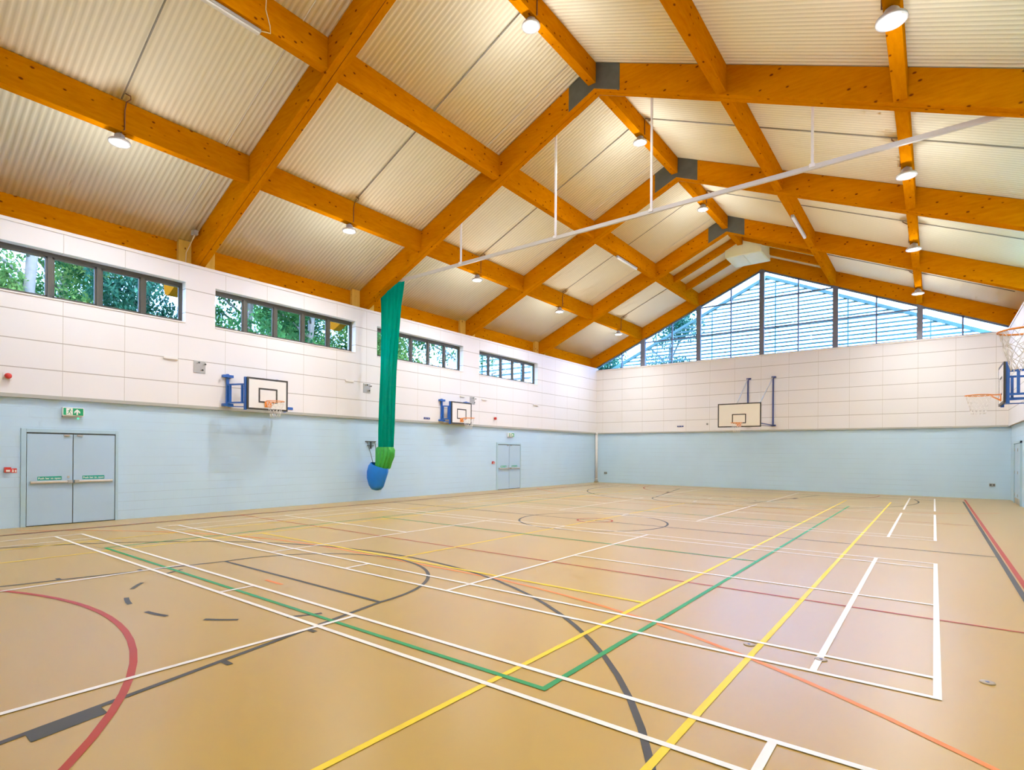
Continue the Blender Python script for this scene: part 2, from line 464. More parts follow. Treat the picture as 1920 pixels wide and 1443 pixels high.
l.v(16.365, -31.68, -1.18, .06); l.v(1.165, -31.68, -1.18); l.h(1.14, 16.39, -31.68); l.h(1.14, 16.39, -1.18)
l.h(1.14, 16.39, -21.545, .04); l.h(1.14, 16.39, -11.29, .04)
l.arc(MX, -31.72, 4.9, 0, PI, .055); l.arc(MX, -1.14, 4.9, PI, 2*PI, .055)
l.arc(MX, -16.40, .43, 0, 2*PI)
l.build('netball_marking', LM['red'], 'red netball court outline')
l = Lines(0.0025)
for sgn, gy in ((1, -31.98), (-1, -.90)):
    R = 9.0
    l.h(MX-1.5, MX+1.5, gy+sgn*R)
    for k in (-1, 1):
        a0, a1 = (math.radians(42), PI/2) if k > 0 else (PI/2, math.radians(138))
        if sgn < 0: a0, a1 = -a0, -a1
        l.arc(MX+k*1.5, gy, R, a0, a1)
    l.h(MX-.18, MX+.22, gy+sgn*7.0)
l.build('handball_marking', LM['orange'], 'orange handball throw line')
for i, (x, y, t) in enumerate(((14.16, -23.565, 'between the yellow line and the nearest badminton service line'), (14.715, -23.57, 'on the badminton service line'), (15.755, -23.31, 'outside the badminton base line'))):
    o = thing('floor_socket', 'small round steel floor socket %s' % t, 'floor socket', (x, y, 0), 'steel floor sockets')
    MB().lathe((x, y, 0), [(0.048, 0.0), (0.046, 0.0075), (0.03, 0.008)], 16).build('cover_plate', M['socket_plate'], o)
    MB().lathe((x, y, 0), [(0.013, 0.008), (0.013, 0.0095), (0.002, 0.0095)], 10).build('plug', M['navy'], o)

# ------------------------------------------------------------------ walls
PT = 6.50
WIN = [(-27.12, -22.50), (-21.74, -17.10), (-16.18, -11.66), (-10.62, -6.16)]
ZS, ZH = 5.00, 6.08
wl = struct(MB().box(-0.35, 0, -L, 0.3, 0, 2.87).build('wall_left', M['block_y']), 'pale blue painted blockwork below the cream panels on the high-window wall')
mb = MB()
mb.box(-0.35, 0.08, -L, 0.3, 2.82, ZS); mb.box(-0.35, 0.08, -L, 0.3, ZH, PT)
ed = [-L] + [v for w in WIN for v in w] + [0.3]
for a, b in zip(ed[::2], ed[1::2]): mb.box(-0.35, 0.08, a, b, ZS, ZH)
lab(mb.build('panel_lining', M['panel_y'], wl), 'cream acoustic wall panels')
lab(MB().box(0.0, 0.086, -L, -0.05, 2.795, 2.872).build('ledge', M['ledge'], wl), 'grey edge strip below the panels')
struct(MB().box(-0.35, 0.105, -L, 0.0, PT, PT+.075).build('trim_1', M['cream']), 'cream capping board under the eaves beams')
for i, (a, b) in enumerate(WIN):   # fine upright joints below each window opening
    pass
wb = struct(MB().box(-0.35, W+.35, 0, 0.3, 0, 2.85).build('wall_back', M['block_x']), 'pale blue painted blockwork under the gable window')
lab(MB().box(0.08, W-.08, -0.08, 0.3, 2.82, 6.40).build('panel_lining', M['panel_x'], wb), 'cream acoustic wall panels')
lab(MB().box(0.08, W-.08, -0.086, 0.0, 2.795, 2.86).build('ledge', M['ledge'], wb), 'grey edge strip below the panels')
struct(MB().box(0.08, W-.08, -0.13, 0.25, 6.40, 6.46).build('trim_2', M['cream']), 'cream sill board along the foot of the gable window')
wr = struct(MB().box(W, W+.35, -L, 0.3, 0, 2.87).build('wall_right', M['block_y']), 'pale blue painted blockwork opposite the high windows')
lab(MB().box(W-.08, W+.35, -L, 0.3, 2.82, PT).build('panel_lining', M['panel_y'], wr), 'cream acoustic wall panels')
struct(MB().box(W-.105, W+.35, -L, 0, PT, PT+.075).build('trim_3', M['cream']), 'cream capping board on the wall opposite the high windows')
wf = struct(MB().box(-.35, W+.35, -L-.3, -L, 0, 2.85).build('wall_front', M['block_x']), 'pale blue blockwork behind the camera')
mb = MB(); P = [(-.35,6.5),(-.35,2.82),(W+.35,2.82),(W+.35,6.5),(W+.35,zc(0)),(CX,zc(CX)+.02),(-.35,zc(0))]
mb.prism([(x,-L-.3,z) for x,z in P], [(x,-L+.08,z) for x,z in P])
lab(mb.build('panel_lining', M['panel_x'], wf), 'cream acoustic wall panels')

# ------------------------------------------------------------------ ceiling: corrugated roof deck
bm = bmesh.new(); pitch, dep = 0.112, 0.016
prof = [(0, 0), (.30, 0), (.42, 1), (.58, 1), (.88, 0)] if False else [(0, 0), (.22, 0), (.5, 1), (.72, 1)]
ys = []
y = -L - .2
while y < 0.22:
    for t, hgt in prof: ys.append((y + t*pitch, hgt*dep))
    y += pitch
xs = [-.55, CX, W+.55]
rows = []
for yy, hh in ys:
    rows.append([bm.verts.new((x, yy, 7.285 + SL*min(x, W-x) + hh)) for x in xs])
for a, b in zip(rows, rows[1:]):
    for i in range(2):
        fa = bm.faces.new((a[i], a[i+1], b[i+1], b[i])); fa.smooth = True
mb = MB(); mb.bm.free(); mb.bm = bm
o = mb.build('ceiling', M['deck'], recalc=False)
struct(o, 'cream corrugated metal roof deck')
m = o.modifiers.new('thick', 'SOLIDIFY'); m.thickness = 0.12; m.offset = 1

# ------------------------------------------------------------------ timber roof frames
def sloped(mb, x0, x1, y0, y1, lo, hi):
    """block whose under and upper sides follow the functions lo(x) and hi(x)"""
    a = [(x0,y0,lo(x0)),(x1,y0,lo(x1)),(x1,y0,hi(x1)),(x0,y0,hi(x0))]
    b = [(p[0], y1, p[2]) for p in a]
    return mb.prism(a, b)
FLAB = ['glulam roof frame nearest the camera, its apex out of view', 'glulam roof frame that the green divider net hangs from', 'second glulam roof frame out from the gable window wall', 'glulam roof frame closest to the gable window wall']
for k, y0 in enumerate(FRAMES):
    t = thing('roof_frame', FLAB[k], 'roof frame', (CX, y0, 6.6), 'glulam roof frames')
    y1 = y0 + FW; ym = (y0+y1)/2
    for xa, xb in ((-.3, CX), (CX, W+.3)):
        r = sloped(MB(), xa, xb, y0, ym-.006, zb, zc)
        sloped(r, xa, xb, ym+.006, y1, zb, zc)
        r = r.build('rafter', M['wood_x'], t, bevel=0.006)
        g = sloped(MB(), xa, xb, ym-.007, ym+.007, lambda x: zb(x)+.012, zc)
        g.build('seam', M['groove'], r)
    for yy0, yy1 in ((y0-.012, y0), (y1, y1+.012)):
        for xa, xb in ((8.165, CX), (CX, 9.55)):
            sloped(MB(), xa, xb, yy0, yy1, lambda x: zb(x)+.002, lambda x: zc(x)-.002).build('apex_plate', M['plate'], t)
    for xa, xb in ((-.42, -.14), (W+.14, W+.42)):
        for yp, yq in ((y0-.32, y0-.005), (y1+.005, y1+.30)):
            MB().box(xa, xb, yp, yq, PT+.06, zc(0)-.06).build('bearing_post', M['wood_z'], t)
    # rounded tails carried out past the windows
    for sgn in ((-1, 1) if k < 2 else ()):
        pts = []
        cx0 = -.36 if sgn < 0 else W+.36
        ln = 1.22
        for i in range(13):
            a = PI/2 - PI*i/12
            pts.append((ln + .40*math.cos(a), .40*math.sin(a)))
        loop = [(0, -.30), (0, .30)] + pts
        A = [(cx0 + sgn*u, y0+.02, 6.95 - .36*u + v) for u, v in loop]
        Bq = [(p[0], y1-.02, p[2]) for p in A]
        MB().prism(A, Bq).build('rafter_tail', M['tail'], t)
t = thing('gable_rafter', 'glulam rafter pair standing over the gable window glazing', 'roof frame', (CX, -.1, 6.6))
for xa, xb in ((-.3, CX), (CX, W+.3)):
    r = sloped(MB(), xa, xb, -.16, .14, zb, zc)
    r.build('rafter', M['wood_x'], t, bevel=0.006)

# purlins between the frames, bay by bay
BAYS = [(-27.8, FRAMES[0]), (FRAMES[0]+FW, FRAMES[1]), (FRAMES[1]+FW, FRAMES[2]), (FRAMES[2]+FW, FRAMES[3]), (FRAMES[3]+FW, -.16)]
BAYN = ['bay nearest the camera', 'bay in front of the divider net', 'bay just behind the divider net', 'bay between the two farthest roof frames', 'bay touching the gable window']
LINES_X = [(2.67, 2.87, 7.945, 'lower purlin above the high windows'), (5.73, 5.93, 9.28, 'upper purlin above the high windows'),
           (11.783, 11.983, 9.275, 'upper purlin opposite the high windows'), (14.842, 15.044, 7.93, 'lower purlin opposite the high windows')]
for xa, xb, z0, nm in LINES_X:
    for (ya, yb), bn in zip(BAYS, BAYN):
        xm = (xa+xb)/2
        o = sloped(MB(), xa, xb, ya, yb, lambda x: z0, zc).build('purlin', M['wood_y'], loc=(xm, (ya+yb)/2, z0), bevel=0.006)
        tag(o, 'glulam %s, %s' % (nm, bn), 'beam', 'glulam purlins')
for (ya, yb), bn in zip(BAYS, BAYN):
    if yb > -1: yb = -3.6
    o = MB()
    a = [(8.718,ya,10.70),(8.922,ya,10.70),(8.922,ya,zc(8.922)),(CX,ya,zc(CX)),(8.718,ya,zc(8.718))]
    o.prism(a, [(p[0], yb, p[2]) for p in a])
    o = o.build('ridge_beam', M['wood_y'], loc=(8.82, (ya+yb)/2, 10.7), bevel=0.006)
    tag(o, 'orange glulam ridge beam, %s' % bn, 'beam', 'glulam ridge beams')
for side in (0, 1):
    for (ya, yb), bn in zip(BAYS, BAYN):
        if side and yb < -1: continue
        ya2 = ya + .30 if ya > -27 else ya
        yb2 = yb - .32 if yb < -1 else yb + .1
        xa, xb = (-.46, -.25) if not side else (W+.25, W+.46)
        o = MB().box(xa, xb, ya2, yb2, PT+.07, zc(0)-.10).build('eaves_beam', M['wood_y'], loc=((xa+xb)/2, (ya+yb)/2, PT), bevel=0.006)
        tag(o, 'eaves beam %s, %s' % ('over the high windows' if not side else 'opposite the high windows', bn), 'beam', 'eaves beams')
# trimmers and white ventilation housing in the gable bay
for nm, xa, xb in (('on the high-window slope', 5.93, 8.70), ('on the slope opposite the high windows', 8.94, 11.783)):
    for y0, dn in ((-3.66, 'farther from the gable window'), (-2.08, 'closer to the gable window')):
        o = sloped(MB(), xa, xb, y0, y0+.2, lambda x: zc(x)-.31, zc).build('trimmer_beam', M['wood_x'], loc=((xa+xb)/2, y0, zc(xa)-.3), bevel=0.005)
        tag(o, 'short sloping trimmer beam %s, the one %s' % (nm, dn), 'beam', 'trimmer beams in the gable bay')
t = thing('ventilation_housing', 'white boxed ventilation housing under the ridge by the gable window', 'ventilation housing', (8.92, -2.75, 10.3))
sloped(MB(), 8.18, CX, -3.55, -1.92, lambda x: 10.30, lambda x: zc(x)-.001).build('casing', M['white_box'], t)
sloped(MB(), CX, 9.66, -3.55, -1.92, lambda x: 10.30, lambda x: zc(x)-.001).build('casing', M['white_box'], t)
for xa, xb in ((8.22, 8.90), (8.95, 9.62)):
    MB().box(xa, xb, -3.51, -1.96, 10.285, 10.302).build('grille', M['white_box'], t)

# conduits on the deck
for k, ((ya, yb), bn) in enumerate(zip(BAYS, BAYN)):
    ym = [-24.86, -19.3, -13.95, -8.5, -2.85][k]
    for nm, xa, xb in (('above the high windows', 2.9, 8.66), ('opposite the high windows', 8.98, 17.6)):
        if k == 4: xa, xb = (2.9, 5.7) if xa < 5 else (12.0, 17.6)
        o = MB().tube([(xa, ym, zc(xa)-.012), (xb, ym, zc(xb)-.012)], 0.015, 6).build('conduit', M['conduit'], loc=((xa+xb)/2, ym, zc((xa+xb)/2)))
        tag(o, 'grey conduit on the deck %s, %s' % (nm, bn), 'conduit', 'conduits on the roof deck')
    for dy in (-.55,):
        xa, xb = 0.1, 8.6
        if k in (0, 1, 2, 3):
            yy = FRAMES[k] + dy
            o = MB().tube([(xa, yy, zc(xa)-.008), (xb, yy, zc(xb)-.008)], 0.009, 6).build('cable_run', M['cream'], loc=((xa+xb)/2, yy, zc(4)))
            tag(o, 'pale cable run on the deck above the windows, %s' % bn, 'cable', 'pale cable runs on the roof deck')
t = thing('junction_box', 'small grey junction box at the foot of the nearest roof frame', 'junction box', (.35, -22.42, 7.3))
MB().box(.27, .43, -22.46, -22.34, 7.26, 7.38).build('case', M['grey_steel'], t, bevel=.01)
MB().tube([(.35,-22.40,7.26),(.2,-22.42,7.1),(-.1,-22.42,6.9),(-.13,-22.42,6.6)], .012).build('cable', M['cable_pale'], t)

# ------------------------------------------------------------------ high windows in the long wall
WN = ['nearest the camera', 'over the first basketball hoop', 'behind the green divider net', 'nearest the gable wall']
for i, (a, b) in enumerate(WIN):
    w = bpy.data.objects.new('window_%d' % (i+1), None); COL.objects.link(w); w.location = (-.1, (a+b)/2, ZS); ABS[w.name] = Vector(w.location)
    struct(w, 'five-light strip of dark framed high windows %s' % WN[i])
    n = 5; p = (b-a)/n
    mb = MB()
    mb.box(-.20, -.13, a, b, ZS, ZS+.09); mb.box(-.20, -.13, a, b, ZH-.085, ZH)
    for j in range(n+1):
        c = a + p*j
        if j in (0, n):
            y0, y1 = (a, a+.06) if j == 0 else (b-.06, b)
        else: y0, y1 = c-.045, c+.045
        mb.box(-.205, -.125, y0, y1, ZS+.09, ZH-.085)
    mb.build('window_frame', M['frame_brown'], w, bevel=.004)
    for j in range(n):
        c0, c1 = a+p*j+.05, a+p*(j+1)-.05
        s = MB(); z0, z1 = ZS+.09, ZH-.085
        s.box(-.19,-.145,c0,c1,z0,z0+.03); s.box(-.19,-.145,c0,c1,z1-.045,z1); s.box(-.19,-.145,c0,c0+.035,z0,z1); s.box(-.19,-.145,c1-.035,c1,z0,z1)
        s = s.build('sash', M['frame_brown'], w)
        MB().box(-.172,-.166,c0+.03,c1-.03,z0+.02,z1-.03).build('pane', M['glass'], s)
    MB().box(-.14, .10, a+.005, b-.005, ZS, ZS+.03).build('sill', M['cream'], w)

# ------------------------------------------------------------------ gable window
w = bpy.data.objects.new('window_5', None); COL.objects.link(w); w.location = (CX, 0, 6.46); ABS[w.name] = Vector(w.location)
struct(w, 'triangular gable window with slate mullions and grey posts')
ZG = 6.46
def gz(x): return zb(x)
PX = [(2.745, 3.005), (5.785, 6.005), (8.79, 9.01), (11.84, 12.05), (14.85, 15.05)]
for xa, xb in PX:
    MB().prism([(xa,-.10,ZG),(xb,-.10,ZG),(xb,-.10,gz(xb)+.02),(xa,-.10,gz(xa)+.02)], [(xa,.06,ZG),(xb,.06,ZG),(xb,.06,gz(xb)+.02),(xa,.06,gz(xa)+.02)]).build('post', M['post_grey'], w)
cells = [0.15] + [v for p_ in [(1.593,),(2.875,),(4.475,),(5.895,),(7.46,),(8.90,),(10.453,),(11.945,),(13.46,),(14.95,),(16.319,)] for v in p_] + [W-.15]
for x in (1.593, 4.475, 7.46, 10.453, 13.46, 16.319):
    MB().box(x-.028, x+.028, 0.0, .09, ZG, gz(x)).build('mullion', M['mullion'], w)
for z in (7.755, 9.185):
    xs0 = (z-6.648)/SL
    MB().box(xs0, W-xs0, .005, .085, z-.028, z+.028).build('transom', M['mullion'], w)
MB().box(.1, W-.1, 0, .09, ZG, ZG+.045).build('bottom_rail', M['mullion'], w)
for sgn in (0, 1):
    xa, xb = (.0, CX) if not sgn else (CX, W)
    sloped(MB(), xa, xb, 0, .09, lambda x: gz(x)-.075, lambda x: gz(x)+.03).build('top_rail', M['mullion'], w)
for xa, xb in zip(cells, cells[1:]):
    MB().prism([(xa,.04,ZG),(xb,.04,ZG),(xb,.04,gz(xb)),(xa,.04,gz(xa))], [(xa,.046,ZG),(xb,.046,ZG),(xb,.046,gz(xb)),(xa,.046,gz(xa))]).build('pane', M['glass_blue'], w)

# ------------------------------------------------------------------ louvre screens outside
t = thing('louvre_screen', 'blue slatted louvre screen standing outside the gable window', 'louvre screen', (CX, 1.0, 6.0))
def fs(x): return 6.30 + .463*min(x, W-x)
mb = MB()
z = 5.6
while z < 10.4:
    xs0 = max(-2.5, (z-6.30)/.463 - .1)
    mb.prism([(xs0,1.00,z),(xs0,1.08,z+.02),(xs0,1.08,z+.10),(xs0,1.00,z+.08)], [(W-xs0,1.00,z),(W-xs0,1.08,z+.02),(W-xs0,1.08,z+.10),(W-xs0,1.00,z+.08)])
    z += .188
mb.build('slat_panel', M['slat'], t)
for sg in (0, 1):
    xa, xb = (-2.5, CX) if not sg else (CX, W+2.5)
    sloped(MB(), xa, xb, .96, 1.12, fs, lambda x: fs(x)+.15).build('top_rail', M['slat'], t)
for x in (3.2, 6.2, 9.25, 12.3, 15.3): MB().box(x-.03, x+.03, 1.12, 1.2, 5.5, fs(x)).build('stile', M['white_metal'], t)
t = thing('louvre_screen', 'dark teal slatted louvre wall seen through the high window nearest the gable', 'louvre screen', (-8, .6, 3))
mb = MB(); z = 3.2
while z < 10.5:
    mb.prism([(-11.3,.5,z),(-11.3,.7,z+.14),(-11.3,.7,z+.18),(-11.3,.5,z+.04)], [(-4.2,.5,z),(-4.2,.7,z+.14),(-4.2,.7,z+.18),(-4.2,.5,z+.04)])
    z += .36
mb.build('slat_panel', M['slat_dark'], t)
for x in (-11.3, -9.3, -7.6, -5.9, -4.25): MB().box(x-.06, x+.06, .7, .8, 0, 10.6).build('stile', M['slat_dark'], t)
struct(MB().box(-60, 60, -70, 50, -.5, -.26).build('ground', M['grass']), 'grass outside the hall')

# ------------------------------------------------------------------ trees outside the high windows
LEAF = [leaf_mat('leaves_blue_green', (0.018, 0.075, 0.05), (0.07, 0.22, 0.11)), leaf_mat('leaves_mid_green', (0.016, 0.075, 0.024), (0.09, 0.235, 0.05)), leaf_mat('leaves_yellow_green', (0.035, 0.11, 0.022), (0.20, 0.30, 0.065))]
TREES = [(-11.5, -28.2, 0, 14000, 'airy blue-green tree outside the high window nearest the camera, on its camera side'),
         (-10.0, -23.6, 2, 19000, 'yellow-green tree outside the high window nearest the camera, toward the divider net'),
         (-11.5, -19.4, 0, 24000, 'dense blue-green tree outside the window over the first hoop, on its camera side'),
         (-9.5, -15.8, 1, 24000, 'dense green tree outside the window over the first hoop, toward the divider net'),
         (-11.0, -11.6, 1, 24000, 'dark green tree outside the window behind the divider net'),
         (-9.0, -8.2, 2, 20000, 'bright green tree outside, just before the teal louvre wall'),
         (-7.4, -3.2, 1, 5000, 'thin green tree outside between the hall and the teal louvre wall'),
         (-13.0, -4.6, 1, 26000, 'dark green tree farther back outside the window behind the divider net'),
         (-15.5, -9.0, 0, 26000, 'blue-green tree farthest back outside the window behind the divider net'),
         (-15.0, -21.5, 1, 16000, 'mid green tree farther back outside the window over the first hoop'),
         (-4.2, 9.5, 0, 30000, 'dark tree mass behind the gable louvre screen, at its window wall end'),
         (0.2, 11.0, 0, 24000, 'dark tree behind the gable louvre screen, next one toward the hall centre')]
for x, y, li, n, lb in TREES:
    t = thing('tree', lb, 'tree', (x, y, -.26), 'trees outside the high windows')
    tr = MB().tube([(x, y, -.26), (x+.1, y+.15, 3), (x-.1, y-.1, 6), (x, y+.1, 9.5)], .17, 8)
    for k in range(6):
        a = k*1.1; z0 = 4.5 + k*.8
        tr.tube([(x, y, z0), (x+1.1*math.cos(a), y+1.1*math.sin(a), z0+.9), (x+2.2*math.cos(a), y+2.2*math.sin(a), z0+1.5)], .06, 6)
    tr.build('trunk', M['bark'], t)
    fo = MB(); rnd = random.Random(int(100*abs(y)))
    cl = [(rnd.uniform(-2.2,2.2), rnd.uniform(-2.4,2.4), rnd.uniform(-3.2,3.0), rnd.uniform(.8,1.5)) for _ in range(16)]
    for k in range(n):
        cxx, cyy, czz, cr = rnd.choice(cl)
        d = Vector((rnd.gauss(0,1), rnd.gauss(0,1), rnd.gauss(0,1))).normalized() * cr * rnd.random()**.4
        c = Vector((x+cxx, y+cyy, 8.0+czz)) + d
        s_ = rnd.uniform(.055, .13)
        q = Matrix.Rotation(rnd.uniform(0, 6.28), 3, 'Z') @ Matrix.Rotation(rnd.uniform(-1.2, 1.2), 3, 'X')
        fo.face([c + q @ Vector(v) for v in ((-s_*.5,0,0),(0,-s_,0),(s_*.5,0,0),(0,s_,0))])
    fo.build('foliage', LEAF[li], t, recalc=False)

# ------------------------------------------------------------------ doors
def text_obj(txt, size, name, mat, parent, pos, rot):
    cu = bpy.data.curves.new(name, 'FONT'); cu.body = txt; cu.size = size; cu.align_x = 'CENTER'; cu.align_y = 'CENTER'; cu.extrude = .0006
    cu.offset = size*.018
    to = bpy.data.objects.new('tmp', cu); COL.objects.link(to)
    dg = bpy.context.evaluated_depsgraph_get(); dg.update()
    me = bpy.data.meshes.new_from_object(to.evaluated_get(dg)); COL.objects.unlink(to); bpy.data.objects.remove(to)
    me.materials.append(mat)
    o = bpy.data.objects.new(name, me); COL.objects.link(o)
    o.parent = parent; o.location = Vector(pos) - ABS[parent.name]; o.rotation_euler = rot
    ABS[o.name] = Vector(pos)
    return o
RX = (PI/2, 0, PI/2)       # text lying on a wall that faces +x
def double_door(idx, y0, y1, lb):
    d = bpy.data.objects.new('door_%d' % idx, None); COL.objects.link(d); d.location = (0, (y0+y1)/2, 0); ABS[d.name] = Vector(d.location)
    struct(d, lb)
    H = 2.045; ym = (y0+y1)/2
    mb = MB(); mb.box(-.02, .03, y0-.09, y0, 0, H+.09); mb.box(-.02, .03, y1, y1+.06, 0, H+.09); mb.box(-.02, .03, y0, y1, H+.01, H+.09)
    mb.build('door_frame', M['doorframe'], d, bevel=.004)
    MB().box(-.02, .004, y0, y1, 0, H+.01).build('gap', M['dark'], d)
    for a, b, s in ((y0+.012, ym-.008, -1), (ym+.008, y1-.012, 1)):
        lf = MB().box(0, .018, a, b, .02, H-.02).build('door_leaf', M['door'], d, bevel=.003)
        pb = MB().box(.03, .07, a+.05, b-.01 if s < 0 else b-.05, .935, .985) if s < 0 else MB().box(.03, .07, a+.02, b-.05, .935, .985)
        pb = pb.build('push_bar', M['steel'], lf, bevel=.012)
        mb = MB(); mb.box(.018, .085, (b-.10 if s < 0 else a+.01), (b-.01 if s < 0 else a+.10), .925, .995)
        mb.box(.018, .06, (a+.05 if s < 0 else b-.085), (a+.085 if s < 0 else b-.05), .93, .99)
        mb.build('push_bar_bracket', M['grey_steel'], lf, bevel=.006)
        c = (a+b)/2 + (-.01 if s < 0 else -.02)
        sg = MB().box(.018, .021, c-.215, c+.215, 1.005, 1.085).build('push_sign', M['push_green'], lf)
        text_obj('Push bar to open', .058, 'lettering', M['sign_white'], sg, (.0218, c, 1.043), RX)
        MB().box(.018, .05, (b-.17 if s < 0 else a+.06), (b-.06 if s < 0 else a+.17), H-.055, H-.025).build('closer_arm', M['grey_steel'], lf)
        if s < 0: MB().box(.018, .026, b-.10, b-.055, 1.035, 1.09).build('lock_plate', M['grey_steel'], lf, bevel=.004)
    return d
double_door(1, -25.69, -24.03, 'pale blue fire exit double door nearest the camera')
double_door(2, -9.215, -7.51, 'pale blue fire exit double door beyond the second hoop')
d = bpy.data.objects.new('door_3', None); COL.objects.link(d); d.location = (W, -2.5, 0); ABS[d.name] = Vector(d.location)
struct(d, 'pale blue door with a brass kick plate in the wall opposite the windows')
mb = MB(); mb.box(W-.05, W+.02, -1.56, -1.48, 0, 2.2); mb.box(W-.05, W+.02, -3.45, -3.37, 0, 2.2); mb.box(W-.05, W+.02, -3.45, -1.48, 2.12, 2.2)
mb.build('door_frame', M['doorframe'], d)
for a, b in ((-3.36, -2.47), (-2.46, -1.57)):
    lf = MB().box(W-.02, W+.0, a, b, .01, 2.11).build('door_leaf', M['door'], d)
    MB().box(W-.025, W-.02, a+.03, b-.03, .02, .2).build('kick_plate', M['brass'], lf)
    for z in (.25, 1.05, 1.85): MB().box(W-.035, W-.02, b-.03, b, z, z+.1).build('hinge', M['grey_steel'], lf)

# ------------------------------------------------------------------ exit signs, alarm call points, sounders, sockets
def exit_sign(y, z, lb, led):
    t = thing('exit_sign', lb, 'exit sign', (0.0, y, z), 'green running man exit signs')
    MB().box(.0, .10, y-.20, y+.20, z-.095, z+.095).build('housing', M['sign_white'], t, bevel=.008)
    fc = MB().box(.10, .103, y-.185, y+.185, z-.08, z+.08).build('face', M['sign_green'], t)
    X = .1045
    def poly(pts, name, mat, x=X):
        MB().prism([(x, y+a, z+b) for a, b in pts], [(x+.0015, y+a, z+b) for a, b in pts]).build(name, mat, fc)
    poly([(-.135,-.075),(-.015,-.075),(-.015,.075),(-.135,.075)], 'doorway', M['sign_white'])
    X = .1065
    mb = MB()
    def limb(p, q, wd):
        p = Vector((X, y+p[0], z+p[1])); q = Vector((X, y+q[0], z+q[1])); mb.bar(p, q, wd, .0015, up=(1,0,0))
    mb.lathe((X, y-.062, z+.052), [(.001, 0), (.013, 0), (.013, .0015), (.001, .0015)], 12, axis='x')
    limb((-.066,.036), (-.082,-.012), .022)
    limb((-.070,.034), (-.040,.012), .009); limb((-.040,.012), (-.024,.022), .009)
    limb((-.070,.034), (-.098,.026), .009); limb((-.098,.026), (-.108,.000), .009)
    limb((-.080,-.008), (-.054,-.030), .012); limb((-.054,-.030), (-.046,-.066), .011)
    limb((-.084,-.008), (-.094,-.042), .012); limb((-.094,-.042), (-.125,-.046), .010)
    mb.build('running_figure', M['sign_green'], fc)
    X = .1045
    poly([(.055,-.07),(.085,-.07),(.085,.0),(.125,-.04),(.125,.005),(.07,.062),(.015,.005),(.015,-.04),(.055,.0)], 'arrow', M['sign_white'])
    if led: lab(MB().box(.02, .03, y+.09, y+.125, z-.16, z-.095).build('indicator', M['led'], t), 'glowing green indicator')
    MB().box(.0, .075, y-.19, y+.16, z-.125, z-.095).build('gear_tray', M['grey_steel'], t)
exit_sign(-24.88, 2.54, 'green exit sign above the double door nearest the camera', True)
exit_sign(-8.30, 2.50, 'green exit sign above the double door beyond the second hoop', False)
def call_point(y, z, lb):
    t = thing('fire_call_point', lb, 'fire alarm call point', (0, y, z), 'red fire call points')
    MB().box(0, .055, y-.06, y+.05, z-.055, z+.055).build('case', M['red'], t, bevel=.006)
    MB().box(.055, .058, y-.035, y+.03, z-.04, z+.0).build('glass_window', M['sign_white'], t)
    s = MB().box(0, .006, y+.06, y+.15, z-.065, z+.03).build('notice', M['red'], t)
    mb = MB(); mb.prism([(.006, y+.07, z-.05), (.006, y+.10, z-.05), (.006, y+.095, z-.0), (.006, y+.078, z+.015)], [(.008, y+.07, z-.05), (.008, y+.10, z-.05), (.008, y+.095, z-.0), (.008, y+.078, z+.015)])
    mb.box(.006, .008, y+.115, y+.14, z-.05, z-.005)
    mb.build('pictogram', M['sign_white'], s)
call_point(-25.99, 1.245, 'red fire call point beside the double door nearest the camera')
call_point(-9.57, 1.235, 'red fire call point beside the double door beyond the second hoop')
for y, z, lb in ((-26.02, 3.22, 'red alarm sounder on the cream panels near the double door nearest the camera'), (-9.57, 3.19, 'red alarm sounder on the cream panels past the second hoop')):
    t = thing('alarm_sounder', lb, 'alarm sounder', (.08, y, z), 'red alarm sounders')
    MB().lathe((.08, y, z), [(.055, 0), (.055, .05), (.062, .055), (.058, .10), (.03, .115), (.005, .115)], 18, axis='x').build('horn', M['red'], t)
    MB().box(.08, .095, y-.075, y+.075, z-.075, z+.075).build('backplate', M['cream'], t)
for x, y, z, nx, lb in ((.644, 0, .555, 0, 'grey wall socket low on the gable wall beside the downpipe'), (17.22, 0, .553, 0, 'grey wall socket low on the gable wall near the kick plate door')):
    t = thing('wall_socket', lb, 'wall socket', (x, y, z), 'low wall sockets')
    MB().box(x-.09, x+.09, -.03, 0, z-.055, z+.055).build('faceplate', M['socket'], t, bevel=.005)
    for k in (-.045, .045): MB().box(x+k-.02, x+k+.02, -.034, -.03, z-.03, z+.03).build('outlet', M['dark'], t)
x, z = 6.37, 3.2
t = thing('wall_sensor', 'small pale round sensor on the gable wall panels beside the end hoop', 'sensor', (x, -.08, z))
mb = MB(); mb.tube([(x, -.08, z), (x, -.12, z)], .05, 14); mb.build('cap', M['grey_steel'], t)
MB().tube([(x, -.12, z), (x, -.13, z)], .025, 10).build('lens', M['dark'], t)
t = thing('downpipe', 'cream downpipe boxed into the corner between the window wall and gable wall', 'pipe', (.09, -.10, 0))
MB().tube([(.09, -.10, .05), (.09, -.10, 2.86)], .075, 16).build('pipe', M['white_metal'], t)
MB().box(.0, .19, -.2, 0, .0, .06).build('base_shoe', M['brass'], t, bevel=.01)
for z in (.16, 1.9, 2.75): MB().lathe((.09, -.10, z), [(.088, 0), (.088, .05)], 16).build('collar', M['white_metal'], t)
for z in (2.95,): MB().box(.0, .10, -.10, -.02, 2.9, 3.2).build('upper_box', M['cream'], t)

